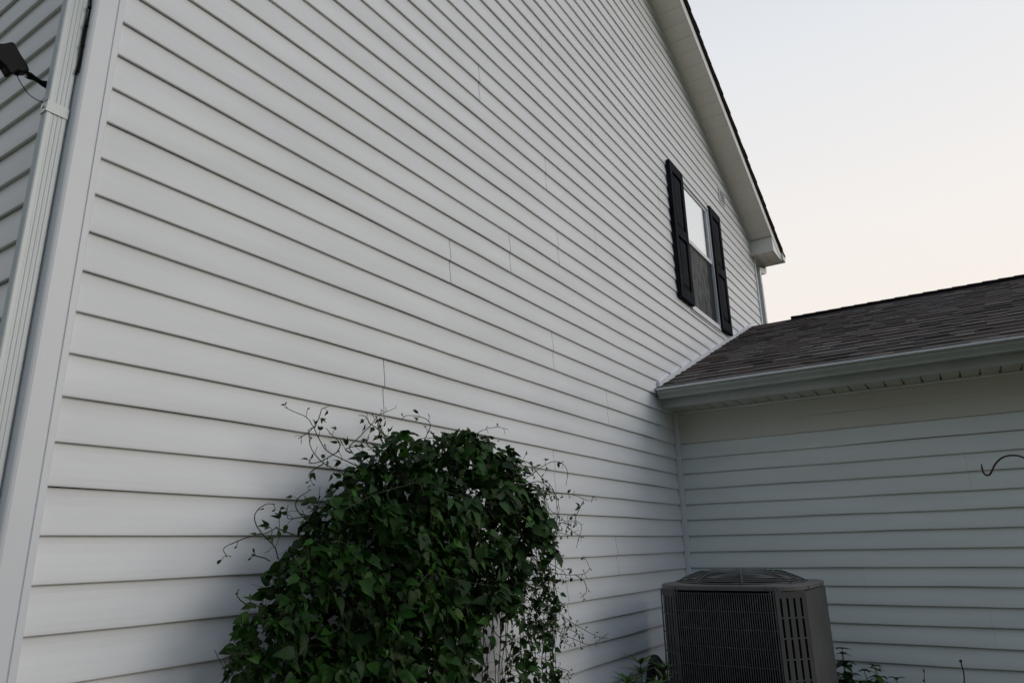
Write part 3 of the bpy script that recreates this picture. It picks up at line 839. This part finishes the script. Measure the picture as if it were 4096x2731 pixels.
for p, q, w_ in SP:
    b = MB(); b.tube([p, q], w_, 8); b.build('screw', M['darkscrew'], AC)

# insulated pipe loop on the far left side of the unit
b = MB()
b.tube(smooth_path([(35.2, AY1-.05, -7.6), (35.1, AY1+.3, -6.7), (35.2, AY1+.55, -6.05), (35.5, AY1+.85, -6.0), (35.8, AY1+1.15, -6.6), (36.2, AY1+1.7, -8.2), (36.6, D+.0, -9.0)]), .24, 10)
o = b.build('insulated_pipe', M['foam'], None, smooth=True); o['label'] = 'black foam covered pipe bending beside the left of the air conditioner'; o['category'] = 'pipe'

# ------------------------------------------------------------------ shepherd hook
b = MB()
HX = 32.0
hk = [(-0.250, 2.19), (-0.248, 2.06), (-0.252, 1.93), (-0.282, 1.812), (-0.359, 1.748), (-0.454, 1.786), (-0.548, 1.92), (-0.643, 2.083), (-0.764, 2.225), (-0.904, 2.336), (-1.098, 2.41), (-1.316, 2.41), (-1.48, 2.365), (-1.68, 2.22), (-1.86, 1.95), (-1.95, 1.6), (-1.97, 1.1), (-1.97, -2.5), (-1.97, NG)]
pp = smooth_path([(HX, y, n) for y, n in hk], 4)
rads = [.034]*len(pp)
for i in range(5): rads[i] = .016+.0036*i
b.tube(pp, rads, 8)
o = b.build('shepherd_hook', M['rust'], None, smooth=True); o['label'] = 'dark rusty iron garden hook standing in front of the wing wall'; o['category'] = 'plant hook'

# ------------------------------------------------------------------ leaves
def leaf(mb, base, tip_dir, normal, L_, Wd, fold=.25, droop=.25, col=(1, 1, 1), shape=0):
    d = tip_dir.normalized(); n_ = normal - d*normal.dot(d)
    if n_.length < 1e-4: n_ = d.orthogonal()
    n_.normalize(); s = d.cross(n_)
    if shape == 0:   # ovate, heart shaped at the stalk
        prof_ = ((0.0, .10), (0.07, .70), (0.25, 1.0), (0.5, .82), (0.76, .42), (1.0, 0.02))
    else:            # lance
        prof_ = ((0.0, .08), (0.2, .7), (0.45, 1.0), (0.7, .75), (0.88, .4), (1.0, .02))
    i0 = len(mb.v)
    for k, (t, w) in enumerate(prof_):
        c = base + d*(L_*t) - n_*(droop*L_*t*t)
        off_ = -0.06*L_ if (k == 1 and shape == 0) else 0
        for sg in (-1, 0, 1):
            p = c + s*(sg*w*Wd/2) + n_*(abs(sg)*w*Wd*.5*fold) + d*(off_ if sg else 0)
            mb.v.append(tuple(p))
    for k in range(len(prof_)-1):
        for q in (0, 1):
            a = i0+k*3+q
            mb.f.append((a, a+1, a+4, a+3)); mb.c.append(col)
def inpoly(x, y, P_):
    c = False; j = len(P_)-1
    for i in range(len(P_)):
        if (P_[i][1] > y) != (P_[j][1] > y) and x < (P_[j][0]-P_[i][0])*(y-P_[i][1])/(P_[j][1]-P_[i][1])+P_[i][0]: c = not c
        j = i
    return c
def edge_dist(x, y, P_):
    m_ = 1e9
    for i in range(len(P_)):
        ax, ay = P_[i-1]; bx, by = P_[i]
        l2 = (bx-ax)**2+(by-ay)**2
        t = max(0, min(1, ((x-ax)*(bx-ax)+(y-ay)*(by-ay))/l2)) if l2 else 0
        m_ = min(m_, math.hypot(x-ax-t*(bx-ax), y-ay-t*(by-ay)))
    return m_
OUTL = [(10.41, -3.14), (10.71, -2.41), (10.62, -2.13), (10.91, -1.6), (11.37, -1.45), (11.5, -0.87), (11.79, -0.48), (12.56, -0.01), (12.93, 0.81), (13.83, 1.2), (13.97, 1.44), (15.15, 1.96), (15.78, 2.66), (16.88, 2.44), (19.14, 2.95), (20.97, 3.06), (21.65, 2.41), (22.67, 1.84), (23.41, 1.23), (24.14, -0.06), (24.74, -1.04), (25.32, -2.36), (24.56, -3.55), (24.76, -5.35)]
OUTL = [(x+(.45 if x < 13 and n_ < .3 else 0), n_+(.35 if n_ > 1.5 else 0)) for x, n_ in OUTL] + [(24.9, -9.5), (10.7, -9.5)]
GAP = [(19.47, -4.54), (19.71, -3.84), (20.32, -2.98), (20.84, -2.35), (21.91, -2.57), (22.44, -3.33), (22.1, -4.94)]
GAP = GAP + [(21.9, -9.5), (19.6, -9.5)]
SPARSE = [(22.37, -4.99), (22.19, -2.59), (22.83, -1.14), (23.8, -0.38), (25.76, -1.24), (26.09, -5.56)]
SPARSE = SPARSE + [(26.0, -9.5), (22.2, -9.5)]
TEND = [[1.3,[[15.43,1.85],[14.95,2.04],[14.27,2.28],[13.83,2.48],[13.31,2.87],[13.02,3.13],[12.75,3.27],[12.51,3.38]]],[1.3,[[13.31,2.87],[13.56,3.25],[13.82,3.51],[14.1,3.64]]],[1.3,[[13.31,2.87],[13.06,2.68],[12.91,2.53]]],[1.3,[[14.27,2.28],[13.93,2.03],[13.52,1.92],[13.31,1.98]]],[0.7,[[15.68,2.44],[15.58,2.66],[15.81,2.98],[16.2,3.45],[16.53,3.74],[17.05,3.94],[17.6,4.18]]],[0.8,[[16.1,3.43],[15.76,3.59],[15.55,3.6]]],[0.7,[[16.53,3.74],[16.89,3.48],[17.09,3.13],[17.19,2.89]]],[0.9,[[16.0,3.4],[16.43,3.15],[16.79,2.95],[17.16,2.74]]],[1.5,[[14.41,1.63],[13.75,1.92],[13.46,2.21],[13.17,2.44],[12.99,2.63]]],[1.5,[[13.75,1.92],[13.37,1.63],[13.28,1.42]]],[1.2,[[14.29,2.26],[14.42,2.55],[14.29,2.81],[14.13,3.01]]],[2.2,[[11.71,-0.61],[11.49,-0.3],[11.27,-0.02],[11.15,0.31],[11.14,0.53],[11.21,0.66],[11.45,0.67]]],[2.2,[[12.26,-0.04],[11.84,0.12],[11.72,0.14],[11.29,0.0],[10.93,-0.06],[10.59,-0.21],[10.38,-0.35],[10.37,-0.54]]],[2.0,[[12.9,0.28],[12.56,0.62],[12.45,0.86],[12.56,1.01],[12.77,1.11]]],[2.0,[[12.76,0.44],[12.39,0.38],[12.22,0.38],[12.28,0.71]]],[1.6,[[17.66,2.55],[17.84,3.0],[17.98,3.52],[17.73,3.74],[17.16,3.75],[16.89,3.56]]],[2.4,[[17.46,2.16],[17.51,2.58],[17.45,2.88],[17.26,2.96],[16.9,2.88]]],[2.4,[[18.95,1.91],[19.27,2.56],[19.6,3.05],[20.17,3.51],[20.88,3.73],[21.49,3.71]]],[2.9,[[19.86,1.06],[21.28,1.51],[22.58,2.06],[23.73,2.64],[24.47,2.71],[25.21,2.39],[25.41,1.95]]],[3.0,[[19.38,0.31],[21.1,0.85],[22.64,1.3],[24.5,1.53],[25.74,1.52],[26.55,1.32],[27.25,1.43]]],[3.0,[[26.55,1.32],[26.17,0.86],[25.65,0.55],[25.78,0.26],[25.39,-0.53]]],[3.0,[[19.17,0.37],[20.61,0.39],[22.32,0.22],[23.97,0.38],[25.17,0.5],[26.11,0.37]]],[2.6,[[21.15,2.25],[22.03,2.6],[23.1,2.62],[23.92,2.17],[24.47,1.7],[24.56,0.9],[24.56,-0.03],[24.44,-0.72]]],[2.4,[[22.04,1.44],[22.83,1.76],[23.67,1.95],[24.8,1.58],[25.52,1.01],[25.31,0.27]]],[2.2,[[22.58,0.93],[23.69,1.54],[24.52,1.14],[24.78,0.56],[25.48,-0.09]]],[2.6,[[22.92,-0.7],[23.97,-1.26],[24.96,-1.5],[26.35,-1.56],[27.19,-1.37],[27.16,-0.85]]],[2.6,[[26.35,-1.56],[26.8,-1.87],[26.68,-2.23],[26.42,-2.46]]],[2.4,[[20.74,-2.0],[23.12,-2.79],[24.72,-3.46],[26.16,-4.01],[27.42,-4.3],[29.38,-4.07]]],[2.4,[[23.17,-2.02],[23.81,-2.52],[25.2,-2.96],[26.69,-3.51],[28.3,-4.11],[28.81,-4.23]]],[2.4,[[24.86,-1.57],[25.25,-2.28],[24.93,-2.6]]],[2.0,[[23.66,-2.52],[23.69,-3.18],[23.72,-3.83],[23.81,-4.48],[23.9,-5.24]]],[2.0,[[19.68,-1.94],[19.69,-2.52],[19.67,-3.09],[19.72,-3.94]]],[2.3,[[23.86,-2.2],[24.48,-3.24],[24.28,-4.2],[24.47,-5.3]]],[2.3,[[20.64,-2.88],[21.29,-3.54],[21.5,-4.16],[21.6,-4.81]]],[3.9,[[12.25,0.48],[13.25,0.93],[14.31,1.18],[14.92,1.29],[16.24,1.16],[17.62,0.92],[18.63,0.84]]],[4.1,[[14.53,-1.39],[15.05,-1.14],[15.52,-1.09],[16.09,-1.21],[16.69,-1.36],[17.89,-1.53]]],[4.1,[[15.52,-1.09],[15.49,-1.63],[15.61,-1.97]]],[3.8,[[11.8,-0.25],[12.27,-0.25],[12.65,-0.39],[13.03,-0.48]]],[4.0,[[15.45,0.57],[15.5,-0.18]]],[3.8,[[17.76,0.93],[18.45,0.44],[17.85,-0.01],[18.13,-0.73]]],[2.4,[[11.09,-1.63],[10.75,-1.56],[10.66,-1.4],[10.7,-1.28],[10.59,-1.23]]],[2.2,[[10.75,-3.2],[10.95,-2.77],[10.72,-2.47],[10.6,-2.27]]]]

rnd = random.Random(4242)
CL = thing('clematis', 'bushy dark green climbing clematis with curling tendrils against the gable wall', 'climbing plant', (17, D-2.2, NG))
lb = MB(); sb = MB()
def gcol(r_, bright=1.0):
    a = r_.uniform(.55, 1.3)*bright
    z_ = r_.random()
    if z_ < .03: return (a*2.2, a*1.5, a*.8)
    if z_ < .08: return (a*2.0, a*2.0, a*1.5)
    return (a*r_.uniform(.8, 1.35), a, a*r_.uniform(.7, 1.05))
cnt = 0; tries = 0
while cnt < 12500 and tries < 500000:
    tries += 1
    x = rnd.uniform(10, 26.2); n_ = rnd.uniform(-9.4, 3.3)
    if not inpoly(x, n_, OUTL): continue
    ed = edge_dist(x, n_, OUTL)
    half = min(1.8, .4 + .8*math.sqrt(ed))
    q = rnd.random()**.75
    side_ = 1 if rnd.random() < .56 else -1
    if x > 19.3 and n_ < -1.0: half *= .55
    off_ = 2.15 + side_*q*half
    xg = x + (off_-2.2)*1.35          # the opening slants with the hanging strands
    sparse = inpoly(xg, n_, SPARSE); gap_ = inpoly(xg, n_, GAP)
    if gap_ and rnd.random() > .05: continue
    if sparse and rnd.random() > .30: continue
    # clumps: some pockets of the mound carry fewer leaves
    cl_ = math.sin(x*1.9+1.3*math.sin(n_*1.1))*math.sin(n_*1.7+1.1*math.sin(x*.8))
    if cl_ < -.35 and side_ > 0 and q > .45: continue
    base = Vector((x, D-off_, n_))
    sz = rnd.choice((rnd.uniform(.14, .30), rnd.uniform(.28, .56)))*(1.15 if n_ > .3 else 1.0)*(.75 if ed < .4 or sparse else 1.0)
    outw = Vector((rnd.gauss(0, .75)+(.5 if x > 20 else -.35 if x < 12 else 0), -.6*side_+rnd.gauss(0, .45), rnd.gauss(-.6, .5)))
    if n_ > 1.2: outw.z += .5
    nr_ = Vector((rnd.gauss(0, .65)-.1, -.9+rnd.gauss(0, .5), .85+rnd.gauss(0, .5)))
    leaf(lb, base, outw, nr_, sz, sz*rnd.uniform(.55, .78), fold=rnd.uniform(.1, .5), droop=rnd.uniform(.0, .4), col=gcol(rnd))
    if rnd.random() < .35:
        sb.tube([tuple(base), tuple(base - outw*.3 + Vector((rnd.uniform(-.1, .1), .15, -.1)))], .007, 4, caps=False)
    cnt += 1
def tendril(off0, pts, dense=1.0):
    # give the run some depth: it wanders around its own distance from the wall
    ph = rnd.uniform(0, 6.28); n = len(pts)
    P3 = [Vector((p[0], D-off0-.18*math.sin(ph+i*1.3)+(.0), p[1])) for i, p in enumerate(pts)]
    sp = smooth_path(P3, 5)
    jit = [Vector((rnd.uniform(-.004, .004), rnd.uniform(-.01, .01), rnd.uniform(-.004, .004))) for _ in sp]
    sp = [a+b_ for a, b_ in zip(sp, jit)]
    ln = len(sp)
    kf = .6 if off0 > 3.5 else 1
    sb.tube(sp, [kf*max(.008, .018-.009*i/ln) for i in range(ln)], 5)
    acc = 0; nxt = rnd.uniform(.15, .4)
    for i in range(1, ln):
        acc += (sp[i]-sp[i-1]).length
        if acc > nxt:
            acc = 0; nxt = rnd.uniform(.28, .60)/dense
            d = (sp[i]-sp[i-1]).normalized()
            tpos = i/ln
            for sg in ((-1, 1) if rnd.random() < .6 else (rnd.choice((-1, 1)),)):
                side = d.cross(Vector((0, 1, 0)))*sg + d*.7 + Vector((0, rnd.uniform(-.5, .5), rnd.uniform(-.3, .3)))
                side.normalize()
                pl = rnd.uniform(.08, .30)*(1.1-tpos*.5)
                tip = sp[i]+side*pl
                sb.tube([tuple(sp[i]), tuple(sp[i]+side*pl*.5+Vector((0, 0, .02))), tuple(tip)], .0075, 4, caps=False)
                s_ = rnd.uniform(.09, .24)*(1.35-tpos*.85)
                for kk in range(rnd.choice((1, 1, 2, 3))):
                    dd = side + Vector((rnd.gauss(0, .5), rnd.gauss(0, .5), rnd.gauss(-.2, .5)))
                    leaf(lb, tip, dd, Vector((rnd.gauss(0, .6), -1, rnd.gauss(.3, .6))), s_, s_*rnd.uniform(.38, .6), fold=.35, droop=rnd.uniform(0, .4), col=gcol(rnd, 1.15), shape=0 if s_ > .14 else 1)
for off0, pts in TEND: tendril(off0, pts)
# extra fine growth on the right side and along the top, in the same band as the traced shoots
for k in range(60):
    if k < 22 or k >= 34: x, n_ = rnd.uniform(22.0, 25.0), rnd.uniform(-5.5, 2.0); dx_ = 1
    elif k < 30: x, n_ = rnd.uniform(14, 21), rnd.uniform(2.0, 2.6); dx_ = rnd.choice((-.4, .5))
    else: x, n_ = rnd.uniform(10.8, 12.5), rnd.uniform(-3, .3); dx_ = -1
    L_ = rnd.uniform(.7, 1.7) if k < 22 or k >= 34 else rnd.uniform(.4, .9)
    p = Vector((x, 0, n_)); d = Vector((dx_, 0, rnd.uniform(-.5, .7) if k < 22 or k >= 34 else 1.0)).normalized(); pts = []
    for i in range(6):
        pts.append((p.x, p.z)); p = p+d*L_/5; d = (d+Vector((rnd.gauss(0, .2), 0, -.28))).normalized()
    tendril(rnd.uniform(1.6, 2.8), pts, dense=1.7)
# woody stems climbing from the bed and hanging strands in the curtain
wb = MB()
for k in range(9):
    x = rnd.uniform(13.5, 18.5)
    tmax = .2 if k < 4 else -1.5
    pts = [(x+rnd.uniform(-.3, .3), D-2.2+rnd.uniform(-.4, .4), NG+.05)]
    tx = rnd.uniform(13.5, 21)
    for i in range(1, 7): pts.append((x+(tx-x)*(i/6)**1.5+rnd.uniform(-.3, .3), D-2.2+rnd.uniform(-.5, .5), NG+(tmax-NG)*i/6*rnd.uniform(.95, 1.0)))
    wb.tube(smooth_path(pts, 4), .035, 5)
for k in range(26):
    x = rnd.uniform(20, 25.6) if k < 20 else rnd.uniform(11, 19)
    top = rnd.uniform(-1.8, .5)
    pts = [(x+rnd.uniform(-.12, .12)+.05*math.sin(i), D-1.9+rnd.uniform(-.3, .3), top-(top+9.3)*i/6) for i in range(7)]
    wb.tube(smooth_path(pts, 3), .014, 4)
    for i in range(16):
        t = rnd.random(); q = Vector(pts[int(t*5.99)])
        q = q.lerp(Vector(pts[int(t*5.99)+1]), rnd.random())
        if k < 20:
            s_ = rnd.uniform(.18, .40)
            leaf(lb, q, Vector((rnd.gauss(0, .7), rnd.gauss(-.2, .5), rnd.gauss(-.5, .4))), Vector((rnd.gauss(0, .6), -1, rnd.gauss(.4, .4))), s_, s_*rnd.uniform(.5, .75), fold=.3, droop=.25, col=gcol(rnd))
lf = lb.build('foliage', M['leaf'], CL, smooth=True)
sb.build('tendrils', M['stem'], CL, smooth=True)
wb.build('stem', M['twig'], CL, smooth=True)

# ------------------------------------------------------------------ small plants in the bed
def weed(loc, top_n, label, cat, kind, seed, spread=1.0, group=None, nst=5):
    r_ = random.Random(seed)
    t_ = thing('weed' if kind != 'lance' else 'garden_plant', label, cat, (loc[0], loc[1], NG), group)
    lv = MB(); st = MB()
    for k in range(nst):
        lean = Vector((r_.gauss(0, .18), r_.gauss(0, .18), 0))*spread
        hgt = (top_n-NG)*(1.0 if k == 0 else r_.uniform(.72, .97))
        p0 = Vector((loc[0]+r_.gauss(0, .35)*spread*(k > 0), loc[1]+r_.gauss(0, .35)*spread*(k > 0), NG))
        P_ = [p0+Vector((lean.x*i*.6, lean.y*i*.6, 0))*(k > 0)*(i/5)+Vector((0, 0, hgt*i/5)) for i in range(6)]
        sp = smooth_path(P_, 3)
        st.tube(sp, [.035-.02*i/len(sp) for i in range(len(sp))], 5)
        nlev = 14 if kind == 'lance' else 7
        for i in range(nlev):
            t = 1-(i/nlev)**1.1*.8
            c = sp[int(t*(len(sp)-1))]
            a0 = r_.uniform(0, 6.28)
            m_ = 7 if kind == 'lance' else 3
            if i == 0: m_ += 2
            for q in range(m_):
                a = a0+q*2*math.pi/m_+r_.uniform(-.2, .2)
                up = (.9 if i < 2 else .25) if kind == 'lance' else (.35 if i == 0 else -.05)
                d = Vector((math.cos(a), math.sin(a), up+r_.uniform(-.2, .2)))
                if kind == 'lance': L_ = r_.uniform(.55, .9); w = L_*.17
                else: L_ = r_.uniform(.55, 1.0)*(.6 if i == 0 else 1); w = L_*.6
                leaf(lv, c, d, Vector((-.2*math.cos(a), -.2*math.sin(a), 1)), L_, w, fold=.25, droop=.35, col=gcol(r_, 1.1), shape=1 if kind == 'lance' else 0)
    lv.build('leaves', M['weed'], t_, smooth=True); st.build('stem', M['stem'], t_, smooth=True)
    return t_
weed((28.8, D-4.0, 0), -5.15, 'spiky narrow leaved green plant between clematis and air conditioner', 'plant', 'lance', 5, .8, nst=4)
weed((27.2, D-4.1, 0), -5.6, 'shorter dark narrow leaved plant close beside the clematis', 'plant', 'lance', 6, .9, nst=4)
weed((26.2, 11.0, 0), -5.35, 'broad leaved green sprout at the left foot of the air conditioner', 'plant', 'broad', 8, .6, nst=3)
weed((43.5, 7.55, 0), -6.05, 'tall thin weed with small round top leaf beside the air conditioner', 'weed', 'broad', 9, .35, nst=2)
weed((42.6, 7.9, 0), -7.2, 'low leafy weed clump hugging the right side of the air conditioner', 'weed', 'broad', 15, .8, nst=6)
weed((43.6, 6.1, 0), -6.8, 'leafy weed in front of the wing wall, right of air conditioner', 'weed', 'broad', 10, .8, nst=5)
weed((43.8, 5.2, 0), -7.35, 'lowest weed in front of the wing wall, farthest from the air conditioner', 'weed', 'broad', 11, .8, nst=5)
def stalk(x, y, top, label, rad, buds):
    b = MB(); r_ = random.Random(int(x*10+y*7))
    P_ = [(x+r_.uniform(-.05, .05), y+r_.uniform(-.06, .06)+.02*i, NG+(top-NG)*i/8) for i in range(9)]
    b.tube(smooth_path(P_, 3), rad, 5)
    for k in range(buds):
        i = 8-k
        p = Vector(P_[i]); q = p+Vector((r_.uniform(-.1, .1), r_.uniform(-.12, .12)*(k > 0), .16))
        b.tube([tuple(p), tuple(p.lerp(q, .6)), tuple(q)], [rad, rad*2.6, rad], 6)
    o = b.build('dry_stalk', M['twig'], None, smooth=True); o['label'] = label; o['category'] = 'dry stalk'; return o
stalk(43.8, 2.05, -6.42, 'single dry brown stalk with dark tip before the wing wall', .032, 1)
stalk(43.9, 3.8, -7.02, 'short thin dry seed stalk near the weeds by the wing wall', .018, 3)
